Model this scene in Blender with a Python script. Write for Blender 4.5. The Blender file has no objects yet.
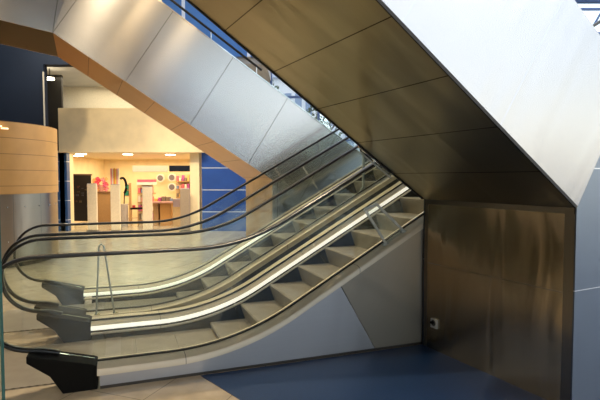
import bpy, bmesh, math, random
from mathutils import Vector, Matrix
random.seed(4)
SC = bpy.context.scene
COL = SC.collection
F = 486.0; EYE = 1.7; TH = math.atan(22/F)

def at(u, v, Y):
    """point at world distance Y that a sight line through (u,v) of the 600x400 frame meets"""
    x = (u-300)/F; y = (200-v)/F
    r = (x, math.cos(TH)+y*math.sin(TH), -math.sin(TH)+y*math.cos(TH))
    t = Y/r[1]
    return Vector((r[0]*t, Y, EYE+r[2]*t))

# ------------------------------------------------------------------ materials
MATS = {}
def new_mat(name):
    m = bpy.data.materials.new(name); m.use_nodes = True
    nt = m.node_tree; b = nt.nodes['Principled BSDF']
    return m, nt, b
def N(nt, t, **kw):
    n = nt.nodes.new(t)
    for k, v in kw.items(): setattr(n, k, v)
    return n
def L(nt, a, b): nt.links.new(a, b)
def mth(nt, op, a, b=None, c=None):
    n = N(nt, 'ShaderNodeMath', operation=op)
    for i, x in enumerate((a, b, c)):
        if x is None: continue
        if isinstance(x, (int, float)): n.inputs[i].default_value = x
        else: L(nt, x, n.inputs[i])
    return n.outputs[0]

def plain(name, col, rough=.6, metal=0, noise=.06, nscale=20, emit=0, ecol=None, spec=.5, coat=0, bump=0):
    if name in MATS: return MATS[name]
    m, nt, b = new_mat(name)
    tc = N(nt, 'ShaderNodeTexCoord'); no = N(nt, 'ShaderNodeTexNoise'); no.inputs['Scale'].default_value = nscale
    no.inputs['Detail'].default_value = 4
    L(nt, tc.outputs['Object'], no.inputs['Vector'])
    mx = N(nt, 'ShaderNodeMixRGB', blend_type='MULTIPLY'); mx.inputs[0].default_value = 1
    mx.inputs[1].default_value = (*col, 1)
    mr = N(nt, 'ShaderNodeMapRange'); mr.inputs[1].default_value = .3; mr.inputs[2].default_value = .7
    mr.inputs[3].default_value = 1-noise*2; mr.inputs[4].default_value = 1
    L(nt, no.outputs['Fac'], mr.inputs[0]); L(nt, mr.outputs[0], mx.inputs[2]); L(nt, mx.outputs[0], b.inputs['Base Color'])
    b.inputs['Roughness'].default_value = rough; b.inputs['Metallic'].default_value = metal
    b.inputs['Specular IOR Level'].default_value = spec; b.inputs['Coat Weight'].default_value = coat
    if bump:
        bp = N(nt, 'ShaderNodeBump'); bp.inputs['Strength'].default_value = bump; bp.inputs['Distance'].default_value = .01
        L(nt, no.outputs['Fac'], bp.inputs['Height']); L(nt, bp.outputs[0], b.inputs['Normal'])
    if emit:
        b.inputs['Emission Color'].default_value = (*(ecol or col), 1); b.inputs['Emission Strength'].default_value = emit
    MATS[name] = m; return m

def steel(name, col=(.62,.60,.56), rough=.3, pu=None, ou=0, pv=None, ov=0, lw=.004, lcol=(.25,.25,.25),
          wave=.35, brush=1.0, aniso=.6, rot=0.25, wu=1.0, wv=.25, metal=1, dist=.6):
    """brushed stainless steel; the mesh's UV map is in metres: u along the sheet (the brushing), v across"""
    m, nt, b = new_mat(name)
    uv = N(nt, 'ShaderNodeUVMap'); uv.uv_map = 'UVMap'
    sx = N(nt, 'ShaderNodeSeparateXYZ'); L(nt, uv.outputs[0], sx.inputs[0])
    # fine brushing
    mp = N(nt, 'ShaderNodeMapping'); mp.inputs['Scale'].default_value = (.8, 70, 1); L(nt, uv.outputs[0], mp.inputs[0])
    fn = N(nt, 'ShaderNodeTexNoise'); fn.inputs['Scale'].default_value = 1; fn.inputs['Detail'].default_value = 1
    L(nt, mp.outputs[0], fn.inputs[0])
    # broad waviness of the rolled sheet
    mp2 = N(nt, 'ShaderNodeMapping'); mp2.inputs['Scale'].default_value = (wu, wv, 1); L(nt, uv.outputs[0], mp2.inputs[0])
    wn = N(nt, 'ShaderNodeTexNoise'); wn.inputs['Scale'].default_value = 2.2; wn.inputs['Detail'].default_value = 1.5
    wn.inputs['Distortion'].default_value = dist
    L(nt, mp2.outputs[0], wn.inputs[0])
    b1 = N(nt, 'ShaderNodeBump'); b1.inputs['Strength'].default_value = wave; b1.inputs['Distance'].default_value = .06
    L(nt, wn.outputs['Fac'], b1.inputs['Height'])
    b2 = N(nt, 'ShaderNodeBump'); b2.inputs['Strength'].default_value = .004*brush; b2.inputs['Distance'].default_value = .003
    L(nt, fn.outputs['Fac'], b2.inputs['Height']); L(nt, b1.outputs[0], b2.inputs['Normal']); L(nt, b2.outputs[0], b.inputs['Normal'])
    mr = N(nt, 'ShaderNodeMapRange'); mr.inputs[1].default_value = .3; mr.inputs[2].default_value = .7
    mr.inputs[3].default_value = .975; mr.inputs[4].default_value = 1.0
    L(nt, fn.outputs['Fac'], mr.inputs[0])
    mx = N(nt, 'ShaderNodeMixRGB', blend_type='MULTIPLY'); mx.inputs[0].default_value = 1; mx.inputs[1].default_value = (*col, 1)
    L(nt, mr.outputs[0], mx.inputs[2])
    out = mx.outputs[0]; mask = None
    for p, o, k in ((pu, ou, 0), (pv, ov, 1)):
        if not p: continue
        t = mth(nt, 'SUBTRACT', sx.outputs[k], o); t = mth(nt, 'DIVIDE', t, p)
        t = mth(nt, 'ADD', t, .5); t = mth(nt, 'FRACT', t); t = mth(nt, 'SUBTRACT', t, .5); t = mth(nt, 'ABSOLUTE', t)
        t = mth(nt, 'LESS_THAN', t, lw/p)
        mask = t if mask is None else mth(nt, 'MAXIMUM', mask, t)
    if mask is not None:
        m2 = N(nt, 'ShaderNodeMixRGB'); L(nt, mask, m2.inputs[0]); L(nt, out, m2.inputs[1]); m2.inputs[2].default_value = (*lcol, 1)
        out = m2.outputs[0]
    L(nt, out, b.inputs['Base Color'])
    rr = mth(nt, 'MULTIPLY_ADD', fn.outputs['Fac'], .04, rough-.02)
    L(nt, rr, b.inputs['Roughness'])
    b.inputs['Metallic'].default_value = metal
    b.inputs['Anisotropic'].default_value = aniso; b.inputs['Anisotropic Rotation'].default_value = rot
    tg = N(nt, 'ShaderNodeTangent', direction_type='UV_MAP'); tg.uv_map = 'UVMap'; L(nt, tg.outputs[0], b.inputs['Tangent'])
    MATS[name] = m; return m

def glassmat(name, tint=(.962,.985,.974), rough=.02, refl=1.0, edge=False):
    m, nt, b = new_mat(name); nt.nodes.remove(b)
    o = nt.nodes['Material Output']
    tr = N(nt, 'ShaderNodeBsdfTransparent'); tr.inputs[0].default_value = (*tint, 1)
    gl = N(nt, 'ShaderNodeBsdfGlossy'); gl.inputs['Roughness'].default_value = rough; gl.inputs[0].default_value = (.9,.97,.94,1)
    fr = N(nt, 'ShaderNodeFresnel'); fr.inputs[0].default_value = 1.5
    f = mth(nt, 'MULTIPLY', fr.outputs[0], refl)
    mx = N(nt, 'ShaderNodeMixShader'); L(nt, f, mx.inputs[0]); L(nt, tr.outputs[0], mx.inputs[1]); L(nt, gl.outputs[0], mx.inputs[2])
    L(nt, mx.outputs[0], o.inputs[0]); MATS[name] = m; return m

M_glass = glassmat('balustrade_glass')
M_acryl = glassmat('clear_acrylic', (.93,.95,.95), .05, 1.4)
M_acryl_edge = plain('acrylic_edge', (.75,.82,.82), .15, 0, .03, spec=.9)
M_acryl_edge.node_tree.nodes['Principled BSDF'].inputs['Transmission Weight'].default_value = .45
M_window = glassmat('window_glass', (.93,.96,.98), .0, .6)
M_rubber = plain('black_rubber', (.006,.006,.007), .28, 0, .05, spec=.6)
M_black = plain('black_plastic', (.004,.004,.004), .6, 0, .1, spec=.12)
M_gasket = plain('dark_gasket', (.02,.02,.018), .6)
M_skirt = plain('dark_skirt', (.03,.028,.024), .45, .3, .1, spec=.3)
M_strip = plain('lit_strip', (.95,.93,.85), .3, emit=.85, ecol=(1,.93,.80))
M_chrome = plain('chrome', (.75,.75,.74), .12, 1, .02)

# step tread: fine ribs running along the travel
def ribmat(name, col, rough=.5, period=.009, axis='Y'):
    m, nt, b = new_mat(name)
    tc = N(nt, 'ShaderNodeTexCoord'); sp = N(nt, 'ShaderNodeSeparateXYZ'); L(nt, tc.outputs['Object'], sp.inputs[0])
    t = mth(nt, 'MULTIPLY', sp.outputs[axis], 2*math.pi/period); t = mth(nt, 'SINE', t)
    t2 = mth(nt, 'MULTIPLY_ADD', t, .5, .5)
    mx = N(nt, 'ShaderNodeMixRGB'); L(nt, t2, mx.inputs[0])
    mx.inputs[1].default_value = (*[c*.5 for c in col], 1); mx.inputs[2].default_value = (*col, 1)
    no = N(nt, 'ShaderNodeTexNoise'); no.inputs['Scale'].default_value = 6; L(nt, tc.outputs['Object'], no.inputs['Vector'])
    mr = N(nt, 'ShaderNodeMapRange'); mr.inputs[3].default_value = .75; mr.inputs[4].default_value = 1.15; L(nt, no.outputs['Fac'], mr.inputs[0])
    m2 = N(nt, 'ShaderNodeMixRGB', blend_type='MULTIPLY'); m2.inputs[0].default_value = 1
    L(nt, mx.outputs[0], m2.inputs[1]); L(nt, mr.outputs[0], m2.inputs[2]); L(nt, m2.outputs[0], b.inputs['Base Color'])
    b.inputs['Roughness'].default_value = rough; b.inputs['Metallic'].default_value = .35
    MATS[name] = m; return m
M_step = ribmat('ribbed_step', (.40,.37,.30), .5)

def floormat():
    m, nt, b = new_mat('stone_floor')
    tc = N(nt, 'ShaderNodeTexCoord'); mp = N(nt, 'ShaderNodeMapping'); mp.inputs['Rotation'].default_value = (0,0,math.radians(20.4))
    L(nt, tc.outputs['Object'], mp.inputs[0])
    br = N(nt, 'ShaderNodeTexBrick'); br.offset = 0
    br.inputs['Scale'].default_value = 1; br.inputs['Brick Width'].default_value = .6; br.inputs['Row Height'].default_value = .6
    br.inputs['Mortar Size'].default_value = .004; br.inputs['Color1'].default_value = (.44,.37,.275,1); br.inputs['Color2'].default_value = (.40,.335,.25,1)
    br.inputs['Mortar'].default_value = (.2,.165,.12,1); L(nt, mp.outputs[0], br.inputs[0])
    no = N(nt, 'ShaderNodeTexNoise'); no.inputs['Scale'].default_value = 5; no.inputs['Detail'].default_value = 8; L(nt, tc.outputs['Object'], no.inputs[0])
    mr = N(nt, 'ShaderNodeMapRange'); mr.inputs[1].default_value=.3; mr.inputs[2].default_value=.7; mr.inputs[3].default_value = .78; mr.inputs[4].default_value = 1.1
    L(nt, no.outputs['Fac'], mr.inputs[0])
    mx = N(nt, 'ShaderNodeMixRGB', blend_type='MULTIPLY'); mx.inputs[0].default_value = 1
    L(nt, br.outputs['Color'], mx.inputs[1]); L(nt, mr.outputs[0], mx.inputs[2]); L(nt, mx.outputs[0], b.inputs['Base Color'])
    b.inputs['Roughness'].default_value = .22; b.inputs['Specular IOR Level'].default_value = .5
    return m
M_floor = floormat()
M_carpet = plain('blue_floor', (.004,.028,.10), .42, 0, .12, 60, spec=.45)

def linemat(name, col, lcol, period, off, rough=.4, lw=.012, axis='Z'):
    m, nt, b = new_mat(name)
    tc = N(nt, 'ShaderNodeTexCoord'); sp = N(nt, 'ShaderNodeSeparateXYZ'); L(nt, tc.outputs['Object'], sp.inputs[0])
    t = mth(nt, 'SUBTRACT', sp.outputs[axis], off); t = mth(nt, 'DIVIDE', t, period); t = mth(nt, 'ADD', t, .5)
    t = mth(nt, 'FRACT', t); t = mth(nt, 'SUBTRACT', t, .5); t = mth(nt, 'ABSOLUTE', t); t = mth(nt, 'LESS_THAN', t, lw/period)
    no = N(nt, 'ShaderNodeTexNoise'); no.inputs['Scale'].default_value = 3; L(nt, tc.outputs['Object'], no.inputs[0])
    mr = N(nt, 'ShaderNodeMapRange'); mr.inputs[3].default_value = .8; mr.inputs[4].default_value = 1.15; L(nt, no.outputs['Fac'], mr.inputs[0])
    m0 = N(nt, 'ShaderNodeMixRGB', blend_type='MULTIPLY'); m0.inputs[0].default_value = 1; m0.inputs[1].default_value = (*col,1); L(nt, mr.outputs[0], m0.inputs[2])
    mx = N(nt, 'ShaderNodeMixRGB'); L(nt, t, mx.inputs[0]); L(nt, m0.outputs[0], mx.inputs[1]); mx.inputs[2].default_value = (*lcol,1)
    L(nt, mx.outputs[0], b.inputs['Base Color']); b.inputs['Roughness'].default_value = rough
    return m

# ------------------------------------------------------------------ mesh helpers
class MB:
    def __init__(s): s.v = []; s.f = []; s.uv = []
    def poly(s, pts, uvs=None):
        i = len(s.v); s.v += [tuple(p) for p in pts]; s.f.append(list(range(i, i+len(pts)))); s.uv.append(uvs or [(0,0)]*len(pts))
    def box(s, x0, x1, y0, y1, z0, z1, fr=None):
        f = fr or (lambda x, y, z: (x, y, z))
        P = [f(x, y, z) for x in (x0, x1) for y in (y0, y1) for z in (z0, z1)]
        for q in ((0,1,3,2),(4,6,7,5),(0,4,5,1),(2,3,7,6),(0,2,6,4),(1,5,7,3)):
            s.poly([P[k] for k in q], [((x0,x1)[k>>2]+(y0,y1)[(k>>1)&1], (z0,z1)[k&1]) for k in q])
    def cyl(s, cx, cy, z0, z1, r, n=16, r2=None, a0=0, a1=2*math.pi, caps=True):
        r2 = r if r2 is None else r2
        full = abs(a1-a0-2*math.pi) < 1e-6
        A = [a0+(a1-a0)*k/n for k in range(n+1)]
        for k in range(n):
            p = [(cx+rr*math.cos(a), cy+rr*math.sin(a), z) for (a, rr, z) in ((A[k],r,z0),(A[k+1],r,z0),(A[k+1],r2,z1),(A[k],r2,z1))]
            s.poly(p, [(A[k]*r,z0),(A[k+1]*r,z0),(A[k+1]*r,z1),(A[k]*r,z1)])
        if caps:
            s.poly([(cx+r*math.cos(a), cy+r*math.sin(a), z0) for a in reversed(A[:-1] if full else A)])
            s.poly([(cx+r2*math.cos(a), cy+r2*math.sin(a), z1) for a in (A[:-1] if full else A)])
    def tube(s, pts, r, n=8, caps=True, sec=None):
        """sweep a ring along 3D points; sec = list of (a,b) offsets on (side, up)"""
        pts = [Vector(p) for p in pts]; rings = []
        ref = Vector((0,0,1))
        for i, p in enumerate(pts):
            d = (pts[min(i+1,len(pts)-1)]-pts[max(i-1,0)]).normalized()
            sd = d.cross(ref)
            if sd.length < 1e-3: sd = d.cross(Vector((1,0,0)))
            sd.normalize(); up = sd.cross(d)
            rings.append([p+sd*(r*math.cos(2*math.pi*k/n))+up*(r*math.sin(2*math.pi*k/n)) for k in range(n)])
        for a, b in zip(rings, rings[1:]):
            for k in range(n): s.poly([a[k], a[(k+1)%n], b[(k+1)%n], b[k]])
        if caps: s.poly(list(reversed(rings[0]))); s.poly(rings[-1])
    def prism(s, poly, f, t0, t1, caps=True):
        """poly: 2D list; f(a,b,t)->xyz"""
        n = len(poly)
        for k in range(n):
            a, b = poly[k], poly[(k+1)%n]
            d = math.hypot(b[0]-a[0], b[1]-a[1])
            s.poly([f(*a,t0), f(*b,t0), f(*b,t1), f(*a,t1)], [(0,t0),(d,t0),(d,t1),(0,t1)])
        if caps:
            s.poly([f(*p,t0) for p in reversed(poly)], [tuple(p) for p in reversed(poly)])
            s.poly([f(*p,t1) for p in poly], [tuple(p) for p in poly])
    def build(s, name, mat, parent=None, smooth=False, bevel=0, loc=None, weld=True):
        me = bpy.data.meshes.new(name)
        lv = s.v
        if loc is not None: lv = [(a-loc[0], b-loc[1], c-loc[2]) for a, b, c in s.v]
        me.from_pydata(lv, [], s.f)
        ul = me.uv_layers.new(name='UVMap'); i = 0
        for fa in s.uv:
            for u in fa: ul.data[i].uv = u; i += 1
        bm = bmesh.new(); bm.from_mesh(me)
        if weld: bmesh.ops.remove_doubles(bm, verts=bm.verts, dist=1e-5)
        bmesh.ops.recalc_face_normals(bm, faces=bm.faces)
        bm.to_mesh(me); bm.free()
        me.materials.append(mat)
        if smooth:
            for p in me.polygons: p.use_smooth = True
            me.set_sharp_from_angle(angle=math.radians(40))
        o = bpy.data.objects.new(name, me); COL.objects.link(o)
        if loc is not None: o.location = loc
        if parent is not None:
            o.parent = parent
            if loc is None: o.matrix_parent_inverse = Matrix.Translation(-Vector(parent.location))
            else: o.location = Vector(loc)-Vector(parent.location)
        if bevel:
            md = o.modifiers.new('bevel', 'BEVEL'); md.width = bevel; md.segments = 2; md.limit_method = 'ANGLE'
        return o
def tag(o, label, cat, group=None):
    o['label'] = label; o['category'] = cat
    if group: o['group'] = group
    return o
def empty(name, loc, label, cat, group=None):
    o = bpy.data.objects.new(name, None); COL.objects.link(o); o.location = loc; o.empty_display_size = .2
    return tag(o, label, cat, group)
def struct(o): o['kind'] = 'structure'; return o
def bx(name, mat, x0, x1, y0, y1, z0, z1, parent=None, bevel=0, fr=None):
    m = MB(); m.box(x0, x1, y0, y1, z0, z1, fr); return m.build(name, mat, parent, bevel=bevel)

# ------------------------------------------------------------------ front escalators
EO = Vector((-1.6054, 3.8282)); EA = math.radians(20.4)
CUR = {'sh': 0.0, 'ds': 0.0}
ee = Vector((math.cos(EA), math.sin(EA))); en = Vector((-ee.y, ee.x))
def E3(s, v, z):
    s += CUR['sh']
    return (EO.x+ee.x*s+en.x*v, EO.y+ee.y*s+en.y*v, z)
INC = math.radians(29.6); TI = math.tan(INC)
def path(z0, s0, R, s_start, s_end, n=14, flat=6):
    """(s, z, angle) of a line that runs level, bends through an arc and climbs"""
    t = R*math.tan(INC/2); out = []
    for k in range(flat): out.append((s_start+(s0-t-s_start)*k/flat, z0, 0))
    for k in range(n+1):
        a = INC*k/n; out.append((s0-t+R*math.sin(a), z0+R*(1-math.cos(a)), a))
    sb = out[-1][0]; zb = out[-1][1]; m = 16
    for k in range(1, m+1):
        s = sb+(s_end-sb)*k/m; out.append((s, zb+(s-sb)*TI, INC))
    return out
S_END = 5.7
DECK = path(.15, 1.15, 2.3, 0.0, S_END)
RAIL = path(1.075, 1.22, 1.7, -.42, S_END)
def zat(p, s):
    for a, b in zip(p, p[1:]):
        if a[0] <= s <= b[0]+1e-9: return a[1]+(b[1]-a[1])*(s-a[0])/(b[0]-a[0])
    return p[-1][1] if s > p[0][0] else p[0][1]

def sweep(profile, p, name, mat, parent, smooth=True, vertical=True, closed=True):
    """profile: list of (v, dz) swept along path p (dz vertical)"""
    m = MB(); n = len(profile); dist = 0; acc = [0]
    for a, b in zip(p, p[1:]): dist += math.hypot(b[0]-a[0], b[1]-a[1]); acc.append(dist)
    rings = [[E3(s, v, z+d) for v, d in profile] for s, z, _ in p]
    w = [0]
    for k in range(n): w.append(w[-1]+math.hypot(profile[(k+1)%n][0]-profile[k][0], profile[(k+1)%n][1]-profile[k][1]))
    for i in range(len(p)-1):
        for k in range(n if closed else n-1):
            k2 = (k+1)%n
            m.poly([rings[i][k], rings[i+1][k], rings[i+1][k2], rings[i][k2]], [(acc[i],w[k]),(acc[i+1],w[k]),(acc[i+1],w[k+1]),(acc[i],w[k+1])])
    if closed:
        m.poly(rings[0]); m.poly(list(reversed(rings[-1])))
    return m.build(name, mat, parent, smooth=smooth)

M_deck = steel('deck_steel', (.66,.59,.47), .5, pu=1.8, ou=.7, lw=.0025, lcol=(.12,.11,.1), wave=.1, aniso=.5, metal=.55)
M_clad = steel('cladding_steel', (.40,.40,.42), .36, wave=.22, aniso=.55)
M_clad2 = steel('cladding_steel_dull', (.31,.28,.235), .42, wave=.15, aniso=.4)
M_plate = ribmat('floor_plate', (.42,.38,.32), .35, .02)

def rail_path(ds=0):
    """closed handrail loop: nose, top run"""
    cx, cz, A, B = -.42+ds, .70, .40, .375
    pts = [(-.28+ds, .285), (-.40+ds, .318)]
    for k in range(1, 23):
        a = -math.pi/2-math.pi*k/23
        c, s_ = math.cos(a), math.sin(a)
        pts.append((cx+A*math.copysign(abs(c)**.9, c), cz+B*math.copysign(abs(s_)**.95, s_)))
    pts += [(s, z) for s, z, _ in RAIL]
    return pts
def handrail(v, parent, ds=0):
    RP = rail_path(ds)
    m = MB(); rings = []; nn = 12
    for i, (s, z) in enumerate(RP):
        a = RP[max(i-1,0)]; b = RP[min(i+1,len(RP)-1)]
        d = Vector((b[0]-a[0], b[1]-a[1])).normalized(); nrm = Vector((-d.y, d.x))
        ring = []
        for k in range(nn):
            t = 2*math.pi*k/nn; c, q = math.cos(t), math.sin(t)
            dv = .036*math.copysign(abs(c)**.6, c); dn = .017*math.copysign(abs(q)**.7, q)
            ring.append(E3(s+nrm.x*dn, v+dv, z+nrm.y*dn))
        rings.append(ring)
    for a, b in zip(rings, rings[1:]):
        for k in range(nn): m.poly([a[k], a[(k+1)%nn], b[(k+1)%nn], b[k]])
    m.poly(rings[0]); m.poly(list(reversed(rings[-1])))
    return m.build('handrail', M_rubber, parent, smooth=True)

def glass_panels(v, parent, cuts, ds=0):
    """glass sheets between deck and handrail, cut square to the slope"""
    th = .005; RP = rail_path(ds)
    def rz(s): return zat(RAIL, s)-.016
    def dz(s): return zat(DECK, s)+.03 if s >= 0 else .17
    # newel sheet
    poly = [(cuts[0], dz(cuts[0]))]
    if cuts[0] > .0: poly = [(cuts[0], dz(cuts[0])), (ds, .18), (-.03+ds,.21), (-.46+ds,.33)]
    for (s, z) in RP[2:24]:
        cx, cz = -.42+ds, .7
        poly.append((s+(cx-s)*.02, z+(cz-z)*.035))
    for k in range(8): s = -.42+ds+(cuts[0]+.42-ds)*k/7; poly.append((s, rz(s)))
    m = MB(); m.prism(poly, lambda a, b, t: E3(a, v+t, b), -th, th); m.build('glass_panel', M_glass, parent)
    for a, b in zip(cuts, cuts[1:]):
        lo = []; hi = []
        # top edge leans back by the slope once climbing
        for k in range(13):
            t = k/12; s = a+.006+(b-a-.012)*t
            lean = .42*max(0, min(1, (s-.9)/.8)) if s < S_END-1 else .42
            lo.append((s, dz(s))); sh = s-lean
            hi.append((sh, rz(sh)))
        m = MB(); m.prism(lo+hi[::-1], lambda p, q, t: E3(p, v+t, q), -th, th); m.build('glass_panel', M_glass, parent)

def newel_wedge(v0, v1, parent, ds=0):
    poly = [(a+ds, b) for a, b in [(-.50,.330), (-.03,.205), (.0,.19), (.0,.0), (-.25,.0), (-.34,.15), (-.50,.275)]]
    m = MB(); m.prism(poly, lambda a, b, t: E3(a, t, b), v0, v1)
    return m.build('newel_base', M_black, parent, bevel=.006)

def nosez(s):
    p = path(.016, 1.02, 1.1, -1, S_END+.5)
    return zat(p, s)

def step_meshes(v0, v1, parent, shift):
    noses = []; s = 2.152+shift
    while s > 1.15: s -= .35
    base = s
    noses = [base+.35*k for k in range(0, 17)]
    noses = [base-.40*k for k in range(3, 0, -1)]+noses
    for s in noses:
        z = nosez(s)
        if s > S_END-.2: continue
        nxt = s+.40
        pr = [(s+.012, z), (nxt+.03, z), (nxt+.03, z-.03), (s+.09, z-.05)]
        riser = [(s+.075, z-.23), (s+.052, z-.17), (s+.030, z-.11), (s+.010, z-.05), (s, z-.012)]
        if z < .03: riser = [(s+.01, z-.04), (s, z-.008)]; pr = [(s+.002, z), (s+.399, z), (s+.399, z-.03)]
        poly = pr+riser
        org = E3(s, (v0+v1)/2, z)
        m = MB(); f = lambda a, b, t: (a-s, t-(v0+v1)/2, b-z)
        m.prism(poly, f, v0+.004, v1-.004)
        o = m.build('step', M_step, None)
        o.parent = parent; o.rotation_euler = (0,0,EA); o.location = Vector(org)-Vector(parent.location)

def escalator(vo, mirror, label, shift, cuts_a, cuts_b, dsa, dsb):
    """vo: outer v of the near edge; width 1.6"""
    root = empty('escalator', E3(0, vo+.8, 0), label, 'escalator', 'pair of escalators climbing side by side')
    W = 1.59
    DA = [(dsa, .15, 0)]+DECK[1:]; DB = [(dsb, .15, 0)]+DECK[1:]
    # near and far decks
    def prof(lst): return [(vo+a, b) for a, b in lst]
    near = [(0,-.035),(0,-.004),(.012,.016),(.06,.030),(.235,.030),(.25,.02),(.25,-.035)]
    if mirror: near = [(0,-.035),(0,.030),(.26,.030),(.285,.018),(.29,-.005),(.29,-.035)]
    far = [(W-.30,-.035),(W-.30,-.0),(W-.29,.020),(W-.25,.030),(W,.030),(W,-.035)]
    dk_a = sweep(prof(near), DA, 'deck', M_deck, root)
    dk_b = sweep(prof(far), DB, 'deck', M_deck, root)
    vn = vo+(.17 if not mirror else .20); vf = vo+W-.165
    for v, dk, dd in ((vn, dk_a, DA), (vf, dk_b, DB)):
        sweep([(v-.016,.030),(v-.016,.042),(v+.016,.042),(v+.016,.030)], dd, 'gasket', M_gasket, dk)
    # dark edge line between the deck plates
    sw0, sw1 = vo+(.25 if not mirror else .29), vo+W-.30
    lit = [(sw1-.014,-.036),(sw1-.020,-.026),(sw1-.016,-.008),(sw1-.004,.006),(sw1,.006),(sw1,-.036)]
    sweep(lit, DB, 'light_strip', M_strip, dk_b)
    sweep([(sw1-.012,-.085),(sw1-.020,-.078),(sw1-.020,-.066),(sw1-.012,-.06),(sw1,-.06),(sw1,-.085)], DB, 'skirt_moulding', M_deck, root)
    # skirts
    for (a, b) in ((sw0-.012, sw0), (sw1, sw1+.012)):
        sweep([(a,-.42),(a,-.02),(b,-.02),(b,-.42)], [p for p in DECK], 'skirt', M_skirt, root, smooth=False)
    handrail(vn, root, dsa); handrail(vf, root, dsb)
    glass_panels(vn, root, cuts_a, dsa); glass_panels(vf, root, cuts_b, dsb)
    newel_wedge(vo+.02, vo+(.25 if not mirror else .28), root, dsa); newel_wedge(vo+W-.30, vo+W-.01, root, dsb)
    step_meshes(sw0, sw1-.02, root, shift)
    m = MB(); m.box(-1.0, .02, sw0+.0, sw1, .002, .012, E3); m.build('floor_plate', M_plate, root)
    m = MB(); m.box(.02, .16, sw0, sw1-.02, .002, .022, E3); m.build('comb_plate', M_plate, root)
    return root, sw0, sw1

CUT = [.25, 1.55, 3.05, 4.55, 5.6]
near, a0, a1 = escalator(0, False, 'nearer of two parallel escalators, brushed steel cladding, glass balustrades and black handrails', 0, [.25, 1.2, 2.14, 3.6, 5.0, 5.65], CUT, -.02, -.13)
CUR['sh'] = -.20
far, b0, b1 = escalator(1.62, True, 'farther of two parallel escalators, behind the steel clad one, glass balustrades with black handrails', .0, CUT, CUT, 0, -.10)
CUR['sh'] = 0

# cladding of the near escalator's outer side, in two sheets that meet on a slanting joint
def clad(poly, name, mat, parent, v=0.0, th=.012, ang=0):
    m = MB(); c, s_ = math.cos(ang), math.sin(ang)
    for vv in (v, v+th):
        m.poly([E3(a, vv, b) for a, b in poly], [(a*c+b*s_, -a*s_+b*c) for a, b in poly])
    n = len(poly)
    for k in range(n):
        a, b = poly[k], poly[(k+1)%n]
        m.poly([E3(a[0], v, a[1]), E3(b[0], v, b[1]), E3(b[0], v+th, b[1]), E3(a[0], v+th, a[1])])
    return m.build(name, mat, parent)
def dz(s): return zat(DECK, s)-.035
js0, js1 = 2.50, 2.13     # joint foot and head
top = [(s*0.01*js1/1.0, dz(s*.01*js1)) for s in range(0, 101, 4)]
clad([(0,.03),(js0-.003,.03)]+[(js1-.003, dz(js1))]+top[::-1][1:], 'cladding_panel', M_clad, near, .006)
top = [(js1+.004+(S_END-js1-.004)*k/20, dz(js1+.004+(S_END-js1-.004)*k/20)) for k in range(21)]
clad([(js0+.004,.03),(S_END,.03)]+top[::-1], 'cladding_panel', M_clad2, near, .006, ang=math.radians(60))
clad([(0.0,.0),(S_END,.0),(S_END,.03),(0,.03)], 'kick_strip', plain('kick_dark', (.10,.09,.08), .35, .8), near, .02)
top = [(S_END*k/30, dz(S_END*k/30)) for k in range(31)]
CUR['sh'] = -.2; clad([(0,0),(S_END,0)]+top[::-1], 'cladding_panel', steel('far_cladding', (.7,.7,.7), .35, wave=.1), far, 3.19, .012); CUR['sh'] = 0

# acrylic guards
def rod(m, p, q, r=.006): m.tube([p, q], r, 6)
g = empty('acrylic_guard', E3(3.02, .10, 1.2), 'clear acrylic guard panel standing on the nearest deck below the dark sloping soffit', 'guard', 'clear acrylic guards')
pa, pb, pc, pd = (2.62, 1.04), (2.82, 1.155), (2.50, 1.49), (2.32, 1.425)
pa, pb = (2.66, zat(DECK,2.66)+.03), (2.87, zat(DECK,2.87)+.03)
pd, pc = (2.42, 1.39), (2.55, 1.44)
m = MB(); m.prism([pa, pb, pc, pd], lambda a, b, t: E3(a, t, b), .085, .091); m.build('clear_sheet', M_acryl, g)
for p, q in ((pa, pd), (pb, pc), (pd, pc)):
    m = MB(); d = Vector((q[0]-p[0], q[1]-p[1])).normalized(); w_ = Vector((-d.y, d.x))*.012
    m.prism([(p[0]-w_.x,p[1]-w_.y),(p[0]+w_.x,p[1]+w_.y),(q[0]+w_.x,q[1]+w_.y),(q[0]-w_.x,q[1]-w_.y)], lambda a, b, t: E3(a, t, b), .070, .084)
    m.build('edge_rib', M_acryl_edge, g)
for p in (pa, pb):
    m = MB(); m.box(p[0]-.035, p[0]+.035, .06, .11, p[1]-.012, p[1]+.012, E3); m.build('foot', M_acryl_edge, g)

g = empty('acrylic_guard', E3(3.3, 1.87, 1.5), 'slim upright clear acrylic guard standing on the middle deck beneath the upper soffit', 'guard', 'clear acrylic guards')
sg = 3.35; zb_ = zat(DECK, sg+.2)+.03
m = MB(); m.box(sg-.014, sg+.014, 1.86, 1.89, zb_, 2.10, E3); m.build('edge_rib', M_acryl_edge, g)
m = MB(); m.box(sg+.014, sg+.14, 1.872, 1.878, zb_+.12, 2.10, E3); m.build('clear_sheet', M_acryl, g)
m = MB(); m.box(sg-.04, sg+.04, 1.85, 1.90, zb_-.03, zb_+.02, E3); m.build('foot', M_acryl_edge, g)

g = empty('acrylic_guard', E3(-.05, 1.6, .18), 'clear acrylic inverted V barrier on the middle deck between the handrails at the landing', 'guard', 'clear acrylic guards')
for (s0_, s1_) in ((-.09, -.05), (.10, .0)):
    m = MB(); m.tube([E3(s0_, 1.6, .18), E3(s1_, 1.6, .95)], .010, 8); m.build('upright', M_acryl_edge, g, smooth=True)
    m = MB(); m.box(s0_-.02, s0_+.04, 1.57, 1.63, .175, .2, E3); m.build('foot', M_chrome, g)
m = MB(); m.tube([E3(-.05,1.6,.95), E3(-.025,1.6,.975), E3(0,1.6,.95)], .010, 8); m.build('top_bend', M_acryl_edge, g, smooth=True)

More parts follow.
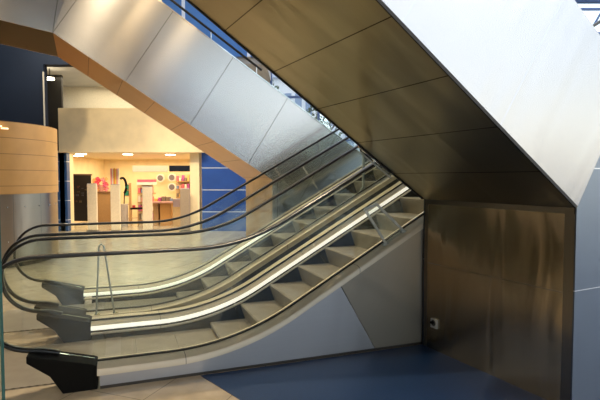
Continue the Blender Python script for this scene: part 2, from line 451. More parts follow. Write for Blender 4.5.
# ------------------------------------------------------------------ front overhead structure on its steel pier
PC = Vector((1.2432, 4.8805)); pc_ = Vector((.46138, -.8872)); pr_ = Vector((-.8872, -.46138))
def P3(l, w, z): return (PC.x+pr_.x*l+pc_.x*w, PC.y+pr_.y*l+pc_.y*w, z)
W1 = 1.595; ZB = 1.487; SL = .665; TT = 1.39; LMAX = 4.6
oh = empty('overhead_escalator', P3(0, .8, 0), 'large brushed steel escalator casing rising to the upper left on a square steel pier', 'escalator casing')
SLA = math.atan(SL)
M_oside = steel('casing_side_steel', (.455,.46,.485), .26, pu=.95, ou=.0, lw=.0035, lcol=(.45,.47,.55), wave=.22, aniso=.8, wu=1.2, wv=.2)
M_osoff = steel('casing_soffit_steel', (.48,.43,.29), .30, pu=.508, ou=.463, lw=.004, lcol=(.09,.07,.04), wave=.30, aniso=.5, wu=.35, wv=1.2)
M_opier = steel('pier_steel', (.66,.55,.38), .24, wave=.5, aniso=.3, wu=.35, wv=1.3, dist=.9)
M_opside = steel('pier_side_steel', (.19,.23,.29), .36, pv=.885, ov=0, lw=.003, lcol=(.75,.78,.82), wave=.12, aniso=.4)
M_trim = steel('pier_trim_steel', (.30,.28,.24), .3, wave=.1)
def pside(poly, w0, w1, name, mat, ang, off=(0,0)):
    m = MB(); c, s_ = math.cos(ang), math.sin(ang)
    def uvf(a, b): a -= off[0]; b -= off[1]; return (a*c+b*s_, -a*s_+b*c)
    for w in (w0, w1): m.poly([P3(a, w, b) for a, b in poly], [uvf(a, b) for a, b in poly])
    n = len(poly)
    for k in range(n):
        a, b = poly[k], poly[(k+1)%n]
        m.poly([P3(*(a[0], w0, a[1])), P3(b[0], w0, b[1]), P3(b[0], w1, b[1]), P3(a[0], w1, a[1])], [uvf(*a), uvf(*b), uvf(*b), uvf(*a)])
    return m.build(name, mat, oh)
kf = .962; fold = (-.64, 2.449)
incl = [(0,ZB),(LMAX,ZB+SL*LMAX),(LMAX,ZB+SL*LMAX+TT),fold]
# joint seen crossing the side sheet meets the lower edge about .80 m up the slope
pside(incl, W1-.012, W1, 'side_panel', M_oside, SLA, off=(.806, ZB+SL*.806))
pside(incl, 0, .012, 'side_panel', M_oside, SLA, off=(.806, ZB+SL*.806))
base = [(0,0),(0,ZB),fold,(-2.9, ZB+TT-SL*2.9),(-2.9,0)]
pside(base, W1-.014, W1-.002, 'pier_side_panel', M_opside, 0)
pside(base, 0.002, .014, 'pier_side_panel', M_opside, 0)
# soffit
m = MB(); c = math.cos(SLA)
m.poly([P3(0,.012,ZB), P3(0,W1-.012,ZB), P3(LMAX,W1-.012,ZB+SL*LMAX), P3(LMAX,.012,ZB+SL*LMAX)], [(0,0),(0,W1),(LMAX/c,W1),(LMAX/c,0)])
m.poly([P3(0,.012,ZB+.05), P3(0,W1-.012,ZB+.05), P3(LMAX,W1-.012,ZB+.05+SL*LMAX), P3(LMAX,.012,ZB+.05+SL*LMAX)], [(0,0),(0,W1),(LMAX/c,W1),(LMAX/c,0)])
m.build('soffit_panel', M_osoff, oh)
# top closing sheet
m = MB(); m.prism([(LMAX,ZB+SL*LMAX+TT-.02),(fold[0],fold[1]-.02),(-2.9,ZB+TT-SL*2.9-.02),(-2.9,ZB+TT-SL*2.9-.05),(fold[0],fold[1]-.05),(LMAX,ZB+SL*LMAX+TT-.05)], lambda a,b,t: P3(a,t,b), .012, W1-.012)
m.build('deck', M_trim, oh)
m = MB(); m.prism([(LMAX-.01,ZB+SL*LMAX+.0),(LMAX,ZB+SL*LMAX),(LMAX,ZB+SL*LMAX+TT-.05),(LMAX-.01,ZB+SL*LMAX+TT-.05)], lambda a,b,t: P3(a,t,b), .014, W1-.014)
m.build('end_panel', M_trim, oh)
# lips along the lower edges
for w0, w1 in ((W1-.004, W1+.006), (-.006, .004)):
    m = MB(); m.prism([(.02,ZB-.014+.013),(LMAX,ZB+SL*LMAX-.014),(LMAX,ZB+SL*LMAX+.012),(-.0,ZB+.012)], lambda a,b,t: P3(a,t,b), w0, w1); m.build('edge_lip', M_gasket, oh)
# pier face: frame strips and two sheets
def pface(w0, w1, z0, z1, name, mat, l=0.0, dep=.012):
    m = MB()
    for ll in (l, l-dep): m.poly([P3(ll,w0,z0),P3(ll,w1,z0),P3(ll,w1,z1),P3(ll,w0,z1)], [(z0,w0),(z0,w1),(z1,w1),(z1,w0)])
    m.poly([P3(l,w0,z0),P3(l,w0,z1),P3(l-dep,w0,z1),P3(l-dep,w0,z0)]); m.poly([P3(l,w1,z0),P3(l,w1,z1),P3(l-dep,w1,z1),P3(l-dep,w1,z0)])
    m.poly([P3(l,w0,z0),P3(l,w1,z0),P3(l-dep,w1,z0),P3(l-dep,w0,z0)]); m.poly([P3(l,w0,z1),P3(l,w1,z1),P3(l-dep,w1,z1),P3(l-dep,w0,z1)])
    return m.build(name, mat, oh)
pface(.065, 1.50, .0, .852, 'pier_front_panel', M_opier, -.004)
pface(.065, 1.50, .858, 1.44, 'pier_front_panel', M_opier, -.004)
pface(.02, 1.575, 1.44, ZB-.002, 'pier_trim', M_trim, 0)
pface(.02, .062, 0, 1.44, 'pier_trim', M_trim, 0)
pface(1.503, 1.58, 0, 1.44, 'corner_post', M_trim, 0)
# clear deflector hung under the soffit's far edge
g = empty('acrylic_guard', P3(.5, -.02, ZB+.33), 'narrow clear acrylic deflector hung along the lower left edge of the dark soffit', 'guard', 'clear acrylic guards')
m = MB(); m.prism([(.42,ZB+SL*.42-.005),(.78,ZB+SL*.78-.005),(.76,ZB+SL*.78-.065),(.40,ZB+SL*.42-.065)], lambda a,b,t: P3(a,t,b), -.016, -.010); m.build('clear_sheet', M_acryl, g)
m = MB(); m.prism([(.40,ZB+SL*.42-.075),(.76,ZB+SL*.78-.075),(.76,ZB+SL*.78-.06),(.40,ZB+SL*.42-.06)], lambda a,b,t: P3(a,t,b), -.022, -.006); m.build('edge_rib', M_acryl_edge, g)
m = MB(); m.prism([(.42,ZB+SL*.42-.02),(.78,ZB+SL*.78-.02),(.78,ZB+SL*.78-.005),(.42,ZB+SL*.42-.005)], lambda a,b,t: P3(a,t,b), -.022, -.006); m.build('hanging_rail', M_chrome, g)

# socket on the pier
g = empty('power_socket', P3(.004, .18, .27), 'small pale grey power socket low on the brown steel pier', 'socket')
M_sock = plain('socket_plastic', (.55,.56,.55), .4)
m = MB(); m.box(-.0, .016, .135, .222, .225, .318, P3); m.build('plate', M_sock, g, bevel=.004)
m = MB(); m.prism([(.178+.03*math.cos(2*math.pi*k/16), .278+.03*math.sin(2*math.pi*k/16)) for k in range(16)], lambda a,b,t: P3(t,a,b), .0161, .02); m.build('outlet', plain('socket_dark',(.06,.06,.06),.5), g)
m = MB(); m.box(.02, .05, .165, .19, .275, .295, P3); m.build('plug', M_black, g)

# ------------------------------------------------------------------ back overhead structure
BA = math.radians(24); BP = Vector((0, 8.2666)); be = Vector((math.cos(BA), math.sin(BA))); bn = Vector((-be.y, be.x))
def B3(s, w, z): return (BP.x+be.x*s+bn.x*w, BP.y+be.y*s+bn.y*w, z)
bk = empty('overhead_escalator', B3(-.2, .7, 0), 'brushed steel escalator casing behind the glass balustrades, descending from a level run at upper left', 'escalator casing')
BS = .630; BW = 1.45; bkx, bkz = -3.71, 3.69; BT = 1.54
def bz(s): return bkz-BS*(s-bkx)
s_f = -.50
M_bside = steel('rear_side_steel', (.66,.65,.65), .26, pu=1.10, ou=0, lw=.005, lcol=(.30,.29,.27), wave=.03, aniso=.9, wu=1.2, wv=.12, brush=0)
M_bsoff = steel('rear_soffit_steel', (.52,.36,.22), .36, pu=.53, ou=0, lw=.005, lcol=(.16,.11,.07), wave=.15, aniso=.4, wu=.4, wv=1)
M_bbox = steel('rear_pier_steel', (.50,.40,.29), .3, wave=.3)
bang = -math.atan(BS)
def bside(poly, w0, w1, name, mat, ang, off=(bkx,bkz)):
    m = MB(); c, s_ = math.cos(ang), math.sin(ang)
    def uvf(a, b): a -= off[0]; b -= off[1]; return (a*c+b*s_, -a*s_+b*c)
    for w in (w0, w1): m.poly([B3(a, w, b) for a, b in poly], [uvf(a, b) for a, b in poly])
    n = len(poly)
    for k in range(n):
        a, b = poly[k], poly[(k+1)%n]
        m.poly([B3(a[0], w0, a[1]), B3(b[0], w0, b[1]), B3(b[0], w1, b[1]), B3(a[0], w1, a[1])], [uvf(*a), uvf(*b), uvf(*b), uvf(*a)])
    return m.build(name, mat, bk)
lft = -6.6; lz = bkz+.15*(bkx-lft)*1.0
kz_top = (bkx+.42, bz(bkx+.42)+BT)
for w0, w1 in ((0,.012), (BW-.012,BW)):
    bside([(bkx,bkz),(s_f,bz(s_f)),(3.1,bz(3.1)) ,(3.1,bz(3.1)+BT),kz_top], w0, w1, 'side_panel', M_bside, bang)
    bside([(lft,lz),(bkx,bkz),kz_top,(lft,kz_top[1]+.2)], w0, w1, 'side_panel', M_bside, -.15)
    bside([(s_f,0),(3.1,0),(3.1,max(.02,bz(3.1))),(s_f,bz(s_f))], w0+.001, w1-.001, 'pier_side_panel', M_bside, 0)
m = MB(); m.box(s_f, s_f+.012, .012, BW-.012, 0, bz(s_f), B3); m.build('pier_front_panel', M_bbox, bk)
for d in (0, .04):
    pass
m = MB(); c = math.cos(bang); ll = (s_f-bkx)/c
for d in (0,.04):
    m.poly([B3(bkx,.012,bkz+d),B3(s_f,.012,bz(s_f)+d),B3(s_f,BW-.012,bz(s_f)+d),B3(bkx,BW-.012,bkz+d)], [(0,0),(ll,0),(ll,BW),(0,BW)])
m.build('soffit_panel', M_bsoff, bk)
m = MB()
for d in (0,.04):
    m.poly([B3(lft,.012,lz+d),B3(bkx,.012,bkz+d),B3(bkx,BW-.012,bkz+d),B3(lft,BW-.012,lz+d)], [(-3,0),(0,0),(0,BW),(-3,BW)])
m.build('soffit_panel', steel('rear_level_soffit', (.06,.058,.05), .4, wave=.1), bk)
m = MB(); m.prism([(lft,kz_top[1]+.15),(kz_top[0],kz_top[1]-.05),(3.1,bz(3.1)+BT-.05),(3.1,bz(3.1)+BT-.08),(kz_top[0],kz_top[1]-.08),(lft,kz_top[1]+.12)], lambda a,b,t: B3(a,t,b), .012, BW-.012); m.build('deck', M_trim, bk)
# capping rail and handrail
m = MB(); m.prism([(kz_top[0],kz_top[1]-.012),(3.1,bz(3.1)+BT-.012),(3.1,bz(3.1)+BT+.01),(kz_top[0],kz_top[1]+.01)], lambda a,b,t: B3(a,t,b), -.008, .02); m.build('edge_trim', M_chrome, bk)
m = MB(); m.tube([B3(kz_top[0]-2, .09, kz_top[1]+.22), B3(kz_top[0]+.1, .09, kz_top[1]+.13), B3(-.65, .09, bz(-.65)+BT+.17)], .02, 8); m.build('handrail', M_rubber, bk, smooth=True)
for k in range(4):
    s = kz_top[0]+.3+k*.75; m = MB(); m.tube([B3(s,.09,bz(s)+BT-.06), B3(s,.09,bz(s)+BT+.16)], .008, 6); m.build('rail_post', M_chrome, bk)

# ------------------------------------------------------------------ room shell
struct(bx('floor', M_floor, -12, 14, -9, 22, -.1, 0))
# blue floor: meets the beige stone on a slanting edge
p0 = Vector(at(190,379,1)); 
def gnd(u, v):
    x = (u-300)/F; y = (200-v)/F; r = (x, math.cos(TH)+y*math.sin(TH), -math.sin(TH)+y*math.cos(TH)); t = -EYE/r[2]
    return Vector((r[0]*t, r[1]*t))
A_ = Vector(E3(.80, .0, 0)[:2]); Bq = gnd(240, 400); dr = (Bq-A_).normalized(); far_ = A_+dr*9
m = MB(); pts = [A_, far_, Vector((13.5, far_.y)), Vector((13.5, 8)), Vector(E3(5.7,0,0)[:2])]
for z in (.0005, .004): m.poly([(p.x, p.y, z) for p in pts])
for k in range(len(pts)):
    a, b = pts[k], pts[(k+1)%len(pts)]; m.poly([(a.x,a.y,.0005),(b.x,b.y,.0005),(b.x,b.y,.004),(a.x,a.y,.004)])
o = struct(m.build('floor_blue', M_carpet))

M_cream = plain('cream_plaster', (.90,.74,.46), .7, nscale=3)
M_ceil = plain('ceiling_plaster', (.45,.44,.42), .8, nscale=2)
M_hall = plain('hall_wall', (.32,.28,.23), .8, nscale=2)
M_blue = linemat('blue_wall_panels', (.02,.075,.32), (.55,.6,.7), .70, 2.02)
M_blue2 = linemat('blue_wall_panels_small', (.03,.09,.25), (.55,.6,.7), .62, 1.60)
M_navy = plain('navy_wall', (.003,.008,.022), .7, nscale=2, spec=.15)
M_upblue = linemat('blue_upper_wall', (.06,.20,.55), (.75,.82,.95), 1.9, .4, axis='X', lw=.05)
SY = 15.9
# shop opening from X=-7.6 to -3.3
XL, XR = at(68,200,SY).x, at(193,200,SY).x
struct(bx('wall_shop_fascia', M_cream, at(60,200,15.2).x, at(203,200,15.2).x, 15.2, 15.4, 2.50, at(130,108,15.2).z))
struct(bx('ceiling_shop', plain('shop_ceiling',(.85,.74,.52),.7), -8.6, -2.9, 15.4, 21.2, 2.50, 2.56))
struct(bx('wall_upper_setback', plain('upper_cream', (.80,.74,.60), .7), -9, -1, 18, 18.2, 3.8, 5.1))
struct(bx('ceiling_upper', M_ceil, -9, -1, 14.5, 18.2, 5.05, 5.25))
struct(bx('wall_upper_blue', M_upblue, -9, -.9, 14.4, 14.6, 5.25, 10.5))
struct(bx('trim_1', M_cream, XR, at(202,200,SY).x, 15.5, 16.1, 0, 2.5))
struct(bx('trim_2', M_cream, at(68,200,SY).x-.06, at(71,200,SY).x, 15.5, 16.1, 0, 2.5))
struct(bx('wall_back_blue', M_blue, at(202,200,15.5).x, -1.2, 15.5, 15.7, 0, 3.9))
struct(bx('wall_side_blue', M_blue2, at(57,200,15.5).x, at(67.5,200,15.5).x, 15.5, 15.7, 0, 2.5))
struct(bx('wall_recess_shade', plain('recess_shade', (.02,.018,.015), .6), at(44,200,16).x, at(64,200,16).x, 16, 16.1, 2.5, 5.05))  # near-black panel, painted to stand for the darkness of the corridor behind
struct(bx('trim_3', plain('white_trim',(.3,.3,.28),.6), at(46.5,200,13).x, at(47.2,200,13).x, 12.95, 13.0, 0, 4.5))
struct(bx('wall_left_navy', M_navy, -11.8, at(46.3,200,13).x, 13, 13.2, 0, 4.7))
struct(bx('wall_navy_bulkhead', M_navy, -11.8, at(92,200,13.0).x, 13, 13.3, 4.7, 6.6))
struct(bx('wall_left', M_hall, -12, -11.8, -9, 22, 0, 6.6))
struct(bx('wall_rear', plain('dark_hall_wall', (.10,.09,.08), .8), -12, 1.0, -9.2, -9, 0, 6.6))
struct(bx('wall_shop_rear', M_cream, -8.6, -2.9, 21, 21.2, 0, 2.5))
struct(bx('wall_shop_left', M_cream, -8.6, -8.45, 15.9, 21, 0, 2.5))
struct(bx('wall_shop_right', M_cream, -3.05, -2.9, 15.9, 21, 0, 2.5))
struct(bx('ceiling_sky_block', plain('sky_block', (.4,.4,.42), .8), -12, -1.0, 8.0, 17, 9.2, 9.4))  # unseen slab added to keep blue sky light off the shop fascia
struct(bx('ceiling', plain('hall_ceiling', (.55,.52,.46), .8), -12, 5.0, -9.2, 8.0, 6.6, 6.8))
# recess lamp
o = MB(); pl_ = at(50, 86, 15.0); o.cyl(pl_.x, pl_.y, 4.70, 4.76, .12, 16)
tag(o.build('downlight', plain('lamp_bulb',(1,.9,.7),.4,emit=14,ecol=(1,.88,.62))), 'round white lamp glowing in the dark recess above the wooden kiosk', 'lamp')
bxl = MB(); bxl.tube([(pl_.x,pl_.y,4.76),(pl_.x,pl_.y,5.05)], .01, 6); tag(bxl.build('lamp_cord', M_black), 'thin dark cord holding the lamp in the recess', 'cord')

# ------------------------------------------------------------------ kiosk drum (left)
kx, ky, kr = -6.80, 10.0, 1.62
M_wood = linemat('kiosk_wood', (.58,.33,.11), (.28,.15,.05), .30, .05, rough=.45, lw=.006)
M_ksteel = steel('kiosk_steel', (.34,.30,.25), .35, pu=.62, lw=.005, lcol=(.2,.19,.18), wave=.2)
kt = at(20,118,8.6).z
ks = empty('round_kiosk', (kx, ky, 0), 'round kiosk with pale wood upper band over a grey steel drum', 'kiosk')
m = MB(); m.cyl(kx, ky, at(30,195,8.7).z, kt, kr+.02, 64); m.build('wood_band', M_wood, ks, smooth=True)
m = MB(); m.cyl(kx, ky, .08, at(30,195,8.7).z, kr, 64, caps=False); m.build('steel_drum', M_ksteel, ks, smooth=True)
m = MB(); m.cyl(kx, ky, 0, .08, kr-.05, 64); m.build('plinth', M_black, ks, smooth=True)
for (uu, vv) in ((10,124),(24,126)):
    p = at(uu, vv, 8.6); d = Vector((p.x-kx, p.y-ky)); d = d.normalized()*(kr+.03)
    m = MB(); m.cyl(kx+d.x, ky+d.y, p.z-.012, p.z+.012, .06, 16); m.build('slot_lamp', plain('slot_lamp_glow',(1,.8,.5),.4,emit=1.2,ecol=(1,.85,.6)), ks)
for k in range(10):
    a = math.radians(-95+k*12); 
    for z in (.5, 1.15):
        m = MB(); q = (kx+(kr+.004)*math.cos(a), ky+(kr+.004)*math.sin(a)); m.cyl(q[0], q[1], z-.012, z+.012, .012, 8); m.build('rivet', M_chrome, ks)

# glass partition edge at far left
gp = empty('glass_partition', (-2.25, 3.4, 0), 'upright glass partition edge at the extreme left of the view', 'partition')
m = MB(); m.box(-3.3, -2.125, 3.40, 3.412, .02, 4.0); m.build('glass_panel', M_glass, gp)
m = MB(); m.box(-2.125, -2.113, 3.395, 3.417, .02, 4.0); m.build('glass_edge', plain('glass_edge_teal',(.05,.16,.16),.2,spec=.8), gp)
m = MB(); m.box(-3.3, -2.10, 3.37, 3.44, 0, .05); m.build('floor_channel', M_trim, gp)

# ------------------------------------------------------------------ shop contents
M_gate = plain('gate_beige', (.78,.66,.47), .5)
M_gate_dark = plain('gate_taupe', (.36,.28,.20), .5)
def gate(u0, u1, vt, lab, mat, Y=15.3):
    a, b = at(u0,200,Y).x, at(u1,200,Y).x; zt = at(100,vt,Y).z
    r = empty('security_gate', ((a+b)/2, Y, 0), lab, 'security gate', 'security pedestals across the shop entrance')
    m = MB(); m.box(a, b, Y-.04, Y+.04, .05, zt); m.build('panel', mat, r, bevel=.02)
    m = MB(); m.box(a-.02, b+.02, Y-.08, Y+.08, 0, .05); m.build('foot', M_trim, r)
    m = MB(); m.box(a+.02, b-.02, Y-.045, Y+.045, zt, zt+.02); m.build('cap', M_ceil, r)
gate(87.5, 97.3, 184, 'leftmost beige security gate, in front of the tall black display board', M_gate)
gate(110.7, 120.4, 185, 'beige security gate standing just below the striped hanging banner', M_gate)
gate(142.6, 152.3, 187, 'beige security gate in front of the pink topped shelf display', M_gate)
gate(180.2, 190, 189, 'taupe security gate at the right end of the shop entrance', M_gate_dark)

def shopbox(name, cat, lab, u0, u1, v0, v1, Y, dep, mat, group=None, parent=None):
    a, b = at(u0,200,Y).x, at(u1,200,Y).x; z0, z1 = at(100,v1,Y).z, at(100,v0,Y).z
    m = MB(); m.box(a, b, Y, Y+dep, max(0,z0), z1); o = m.build(name, mat, parent, bevel=.008 if not parent else 0)
    if parent is None: tag(o, lab, cat, group)
    return o
def cm(n, c, **k): return plain('shop_'+n, c, .5, **k)
# black display board
r = empty('display_board', (at(82,200,16.8).x, 16.8, 0), 'tall black display board just inside the shop on the left', 'display board')
shopbox('board', '', '', 73, 91, 175, 221, 16.8, .06, cm('board', (.012,.010,.010)), parent=r)
shopbox('frame', '', '', 72.4, 91.6, 174, 175.5, 16.78, .09, cm('boardframe', (.12,.07,.04)), parent=r)
for q in range(14):
    u = 75+random.random()*13; v = 183+random.random()*28
    shopbox('poster_detail', '', '', u, u+.8+random.random()*2, v, v+.7+random.random()*1.6, 16.77, .02, cm('bd%d'%(q%3), [(.10,.03,.02),(.06,.06,.08),(.12,.08,.04)][q%3]), parent=r)
# lit windows on back wall
for i, (u0, u1, lab) in enumerate(((84.5,88,'small square lit panel high on the rear wall'),(90,98.5,'long lit panel high on the rear wall above the pink flowers'))):
    shopbox('light_panel', 'light panel', lab, u0, u1, 166, 169.8, 20.94, .06, plain('panel_glow',(1,.95,.85),.4,emit=5,ecol=(1,.93,.8)))
shopbox('wall_ornament', 'ornament', 'orange square ornament on the rear wall left of the lit panels', 76.5, 80, 165.5, 169.5, 20.94, .06, cm('orn', (.75,.28,.06)))
# counter cabinet
r = empty('wooden_cabinet', (at(104,200,18).x, 18, 0), 'tan wooden cabinet between the two leftmost security gates', 'cabinet')
shopbox('body', '', '', 97, 111, 193, 224, 18, .5, cm('tan', (.45,.27,.12)), parent=r)
shopbox('top', '', '', 96.5, 111.5, 191.5, 193, 17.96, .56, cm('brown', (.22,.11,.05)), parent=r)
# flowers on cabinet
r = empty('flower_bouquet', (at(100,200,18.1).x, 18.1, 1.22), 'pink and red artificial flowers in a pot on the tan cabinet', 'flowers')
fl = [(.75,.05,.12),(.85,.25,.30),(.80,.45,.15),(.75,.12,.28)]
for q in range(22):
    u = 94.5+random.random()*13; v = 178+random.random()*11
    p = at(u, v, 18.1+random.random()*.2); m = MB(); R_ = .05+random.random()*.05
    for k in range(5): a = k*1.2566; m.poly([(p.x,p.y,p.z),(p.x+R_*math.cos(a-.5),p.y-.03,p.z+R_*math.sin(a-.5)),(p.x+R_*1.2*math.cos(a),p.y-.01,p.z+R_*1.2*math.sin(a)),(p.x+R_*math.cos(a+.5),p.y-.03,p.z+R_*math.sin(a+.5))])
    m.cyl(p.x, p.y, p.z-R_, p.z, R_*.5, 8)
    m.build('flower', cm('fl%d'%(q%4), fl[q%4]), r)
m = MB(); pt = at(101,190,18.2); m.cyl(pt.x, pt.y, at(100,191.5,18).z, at(100,185,18).z, .08, 12, .12); m.build('pot', cm('pot', (.6,.3,.25)), r, smooth=True)
# striped banner
r = empty('striped_banner', (at(115,200,15.9).x, 16.0, 1.7), 'vertical pink, orange and yellow striped banner behind the second security gate', 'banner')
cs = [(.80,.25,.30),(.85,.75,.62),(.85,.30,.05),(.88,.62,.10),(.85,.35,.32),(.85,.78,.66)]
for k in range(6):
    shopbox('stripe', '', '', 110.8+k*1.45, 110.8+(k+1)*1.45, 168.5, 184.5, 16.0, .03, cm('st%d'%k, cs[k]), parent=r)
shopbox('pole', '', '', 114.6, 115.2, 168, 228, 16.04, .03, M_trim, parent=r)
shopbox('base', '', '', 111.5, 118.5, 228.2, 229.6, 15.95, .3, M_trim, parent=r)
# black handbag stand, green boxes
m = MB(); p = at(123,186,18); m.tube([(p.x+.14*math.cos(a)-.02, p.y, p.z+.30*math.sin(a)) for a in [math.radians(d) for d in range(-60,121,15)]], .045, 8)
m.tube([(p.x, p.y, 0),(p.x+.05, p.y, p.z-.25)], .02, 6); tag(m.build('mannequin_hook', M_black, smooth=True), 'curved black display hook right of the striped banner', 'display hook')
r = empty('corner_shelf', (at(127,200,18.6).x, 18.6, 0), 'slim shelf holding two green boxes right of the black hook', 'shelf')
for v in (189.7, 195.7, 204): shopbox('shelf_board', '', '', 124.5, 129, v, v+.7, 18.58, .22, cm('tan', (.45,.27,.12)), parent=r)
shopbox('upright', '', '', 129, 129.6, 183, 226, 18.58, .22, cm('tan', (.45,.27,.12)), parent=r)
for k, v in enumerate((184.5, 190.5)):
    shopbox('green_box', 'box', ('upper' if k == 0 else 'lower')+' green box on the shelf right of the black hook', 125, 128.4, v, v+5.2, 18.6, .15, cm('green', (.02,.30,.20)), 'green boxes')
m = MB(); p = at(124,210,17); m.cyl(p.x, p.y, .0, at(100,204,17).z, .14, 20); tag(m.build('litter_bin', cm('greyb', (.45,.40,.36)), smooth=True), 'grey round bin right of the second security gate', 'bin')
r = empty('side_table', (at(134,200,17).x, 17, 0), 'small side table with dark top between bin and third security gate', 'table')
shopbox('table_top', '', '', 130, 139, 208, 209.6, 16.9, .4, M_black, parent=r)
for u in (131, 137.4):
    for d in (16.92, 17.22): shopbox('leg', '', '', u, u+.7, 209.6, 226, d, .03, cm('tan', (.45,.27,.12)), parent=r)
shopbox('red_carton', 'box', 'small red carton on the dark side table', 132, 134.5, 205.3, 208, 17.05, .1, cm('red', (.6,.05,.05)))
# pink topped shelf
r = empty('shelf_display', (at(145,200,18).x, 18, 0), 'shelf display with pink and white top behind the third security gate', 'shelf')
shopbox('header', '', '', 137.5, 153.5, 179.5, 182.2, 18, .4, cm('pink', (.80,.12,.20)), parent=r)
shopbox('header', '', '', 137, 153.5, 182.2, 185, 17.97, .44, cm('white', (.85,.80,.74)), parent=r)
shopbox('back_panel', '', '', 137.5, 153, 185, 224, 18.4, .04, cm('cream2', (.70,.52,.30)), parent=r)
for v in (193, 202, 211, 220): shopbox('shelf_board', '', '', 137.5, 153, v, v+.9, 18, .4, cm('tan', (.45,.27,.12)), parent=r)
pc = [(.75,.15,.2),(.8,.5,.15),(.85,.8,.7),(.2,.3,.5),(.5,.1,.35),(.75,.35,.3),(.25,.2,.15)]
LOCW = ['far left', 'left', 'middle', 'right', 'far right', 'end']
rowname = {0:'top',1:'second',2:'third',3:'bottom'}
for ri, v in enumerate((193, 202, 211, 220)):
    for k in range(5):
        u = 138.2+k*3; h_ = 3.5+random.random()*3
        shopbox('carton', 'product', '%s product on the %s shelf of the pink topped display' % (LOCW[k], rowname[ri]), u, u+2.2, v-h_, v, 18.05, .2, cm('p%d'%((k*3+ri*2)%7), pc[(k*3+ri*2)%7]), 'products on the pink topped display')
# round pictures
for i, (u, v, lab) in enumerate(((160.5,178,'round dark picture left of the stacked pair on the shop rear wall'),(172,177.5,'upper round picture of the stacked pair on the shop rear wall'),(172,187,'lower round picture of the stacked pair on the shop rear wall'))):
    p = at(u, v, 20.7); r = empty('round_picture', tuple(p), lab, 'picture', 'round pictures on the rear wall')
    for rad, dy, mt, nm in ((.17,0,cm('white', (.85,.80,.74)),'mount'),(.12,-.03,cm('dkgrey',(.16,.14,.15)),'print')):
        m = MB(); m.prism([(rad*math.cos(2*math.pi*k/20), rad*math.sin(2*math.pi*k/20)) for k in range(20)], lambda a,b,t: (p.x+a, p.y+dy+t, p.z+b), -.02, .02); m.build(nm, mt, r)
shopbox('sign_board', 'sign', 'blank navy header board hanging at the right of the shop', 169.5, 192, 165.5, 171.5, 17.5, .08, M_navy)
shopbox('sign_board', 'sign', 'blank pale grey header board hanging in the middle of the shop', 133, 168, 165.8, 171.8, 18.5, .08, cm('hdrgrey', (.48,.46,.40)))
# right shelf
r = empty('wall_shelf', (at(185,200,19).x, 19, 0), 'wide stocked shelf unit at the right side of the shop', 'shelf')
shopbox('back_panel', '', '', 176, 193, 174, 224, 19.3, .04, cm('cream2', (.70,.52,.30)), parent=r)
for v in (181, 189, 197, 205, 213): shopbox('shelf_board', '', '', 176, 193, v, v+.9, 19, .3, cm('tan', (.45,.27,.12)), parent=r)
rn = ['top','second','third','fourth','lowest']
for ri, v in enumerate((181, 189, 197, 205, 213)):
    for k in range(6):
        u = 176.5+k*2.7; h_ = 3+random.random()*3.2
        shopbox('carton', 'product', '%s product on the %s board of the stocked right shelf' % (LOCW[k], rn[ri]), u, u+2.1, v-h_, v, 19.05, .16, cm('p%d'%((k*2+ri*3)%7), pc[(k*2+ri*3)%7]), 'products on the right shelf')
# display tables
r = empty('display_table', (at(160,200,17.2).x, 17.2, 0), 'low orange wood display table right of the third security gate', 'table')
shopbox('table_top', '', '', 152, 172, 201.5, 203.2, 17.2, .8, cm('pinktop', (.72,.42,.36)), parent=r)
shopbox('body', '', '', 160, 171, 203.2, 226, 17.3, .6, cm('orange', (.55,.30,.10)), parent=r)
shopbox('body', '', '', 153, 158, 203.2, 226, 17.3, .6, cm('tan', (.45,.27,.12)), parent=r)
for i, (u, w_, h_, c_) in enumerate(((154,3,3,1),(158,2.5,4,4),(161.5,3.5,5,6),(166,3.5,4.5,6),(170,2,3,3))):
    shopbox('carton', 'product', '%s item on the pink topped display table' % LOCW[i], u, u+w_, 201.5-h_, 201.5, 17.4, .2, cm('p%d'%c_, pc[c_]), 'items on the display table')
r = empty('grey_rack', (at(176,200,17).x, 17, 0), 'low rack with lilac grey goods beside the taupe security gate', 'rack')
shopbox('body', '', '', 172.5, 180, 207, 228, 17.0, .4, cm('tan2', (.50,.36,.20)), parent=r)
shopbox('goods', '', '', 173, 180, 199, 207, 17.05, .3, cm('lilac', (.40,.34,.42)), parent=r)
# shop ceiling downlights
M_dl = plain('downlight_glow', (1,.9,.7), .4, emit=12, ecol=(1,.88,.65))
for i, (u, v, lab) in enumerate(((79.5,156.4,'leftmost glowing ceiling downlight, nearer of the close pair, at the shop entrance'),(82,153.6,'glowing ceiling downlight of the close pair at the left of the shop entrance'),(128.5,156,'single glowing ceiling downlight above the middle of the shop entrance'),(171,158,'rightmost glowing ceiling downlight at the shop entrance'))):
    y = 15.7+i*.22 if i else 17.2
    x = at(u,200,y).x
    r = empty('downlight', (x, y, 2.5), lab, 'downlight', 'downlights in the shop ceiling')
    m = MB(); m.cyl(x, y, 2.470, 2.485, .16, 20); m.build('bulb', M_dl, r)
    m = MB(); m.cyl(x, y, 2.485, 2.499, .20, 20); m.build('rim', M_chrome, r)

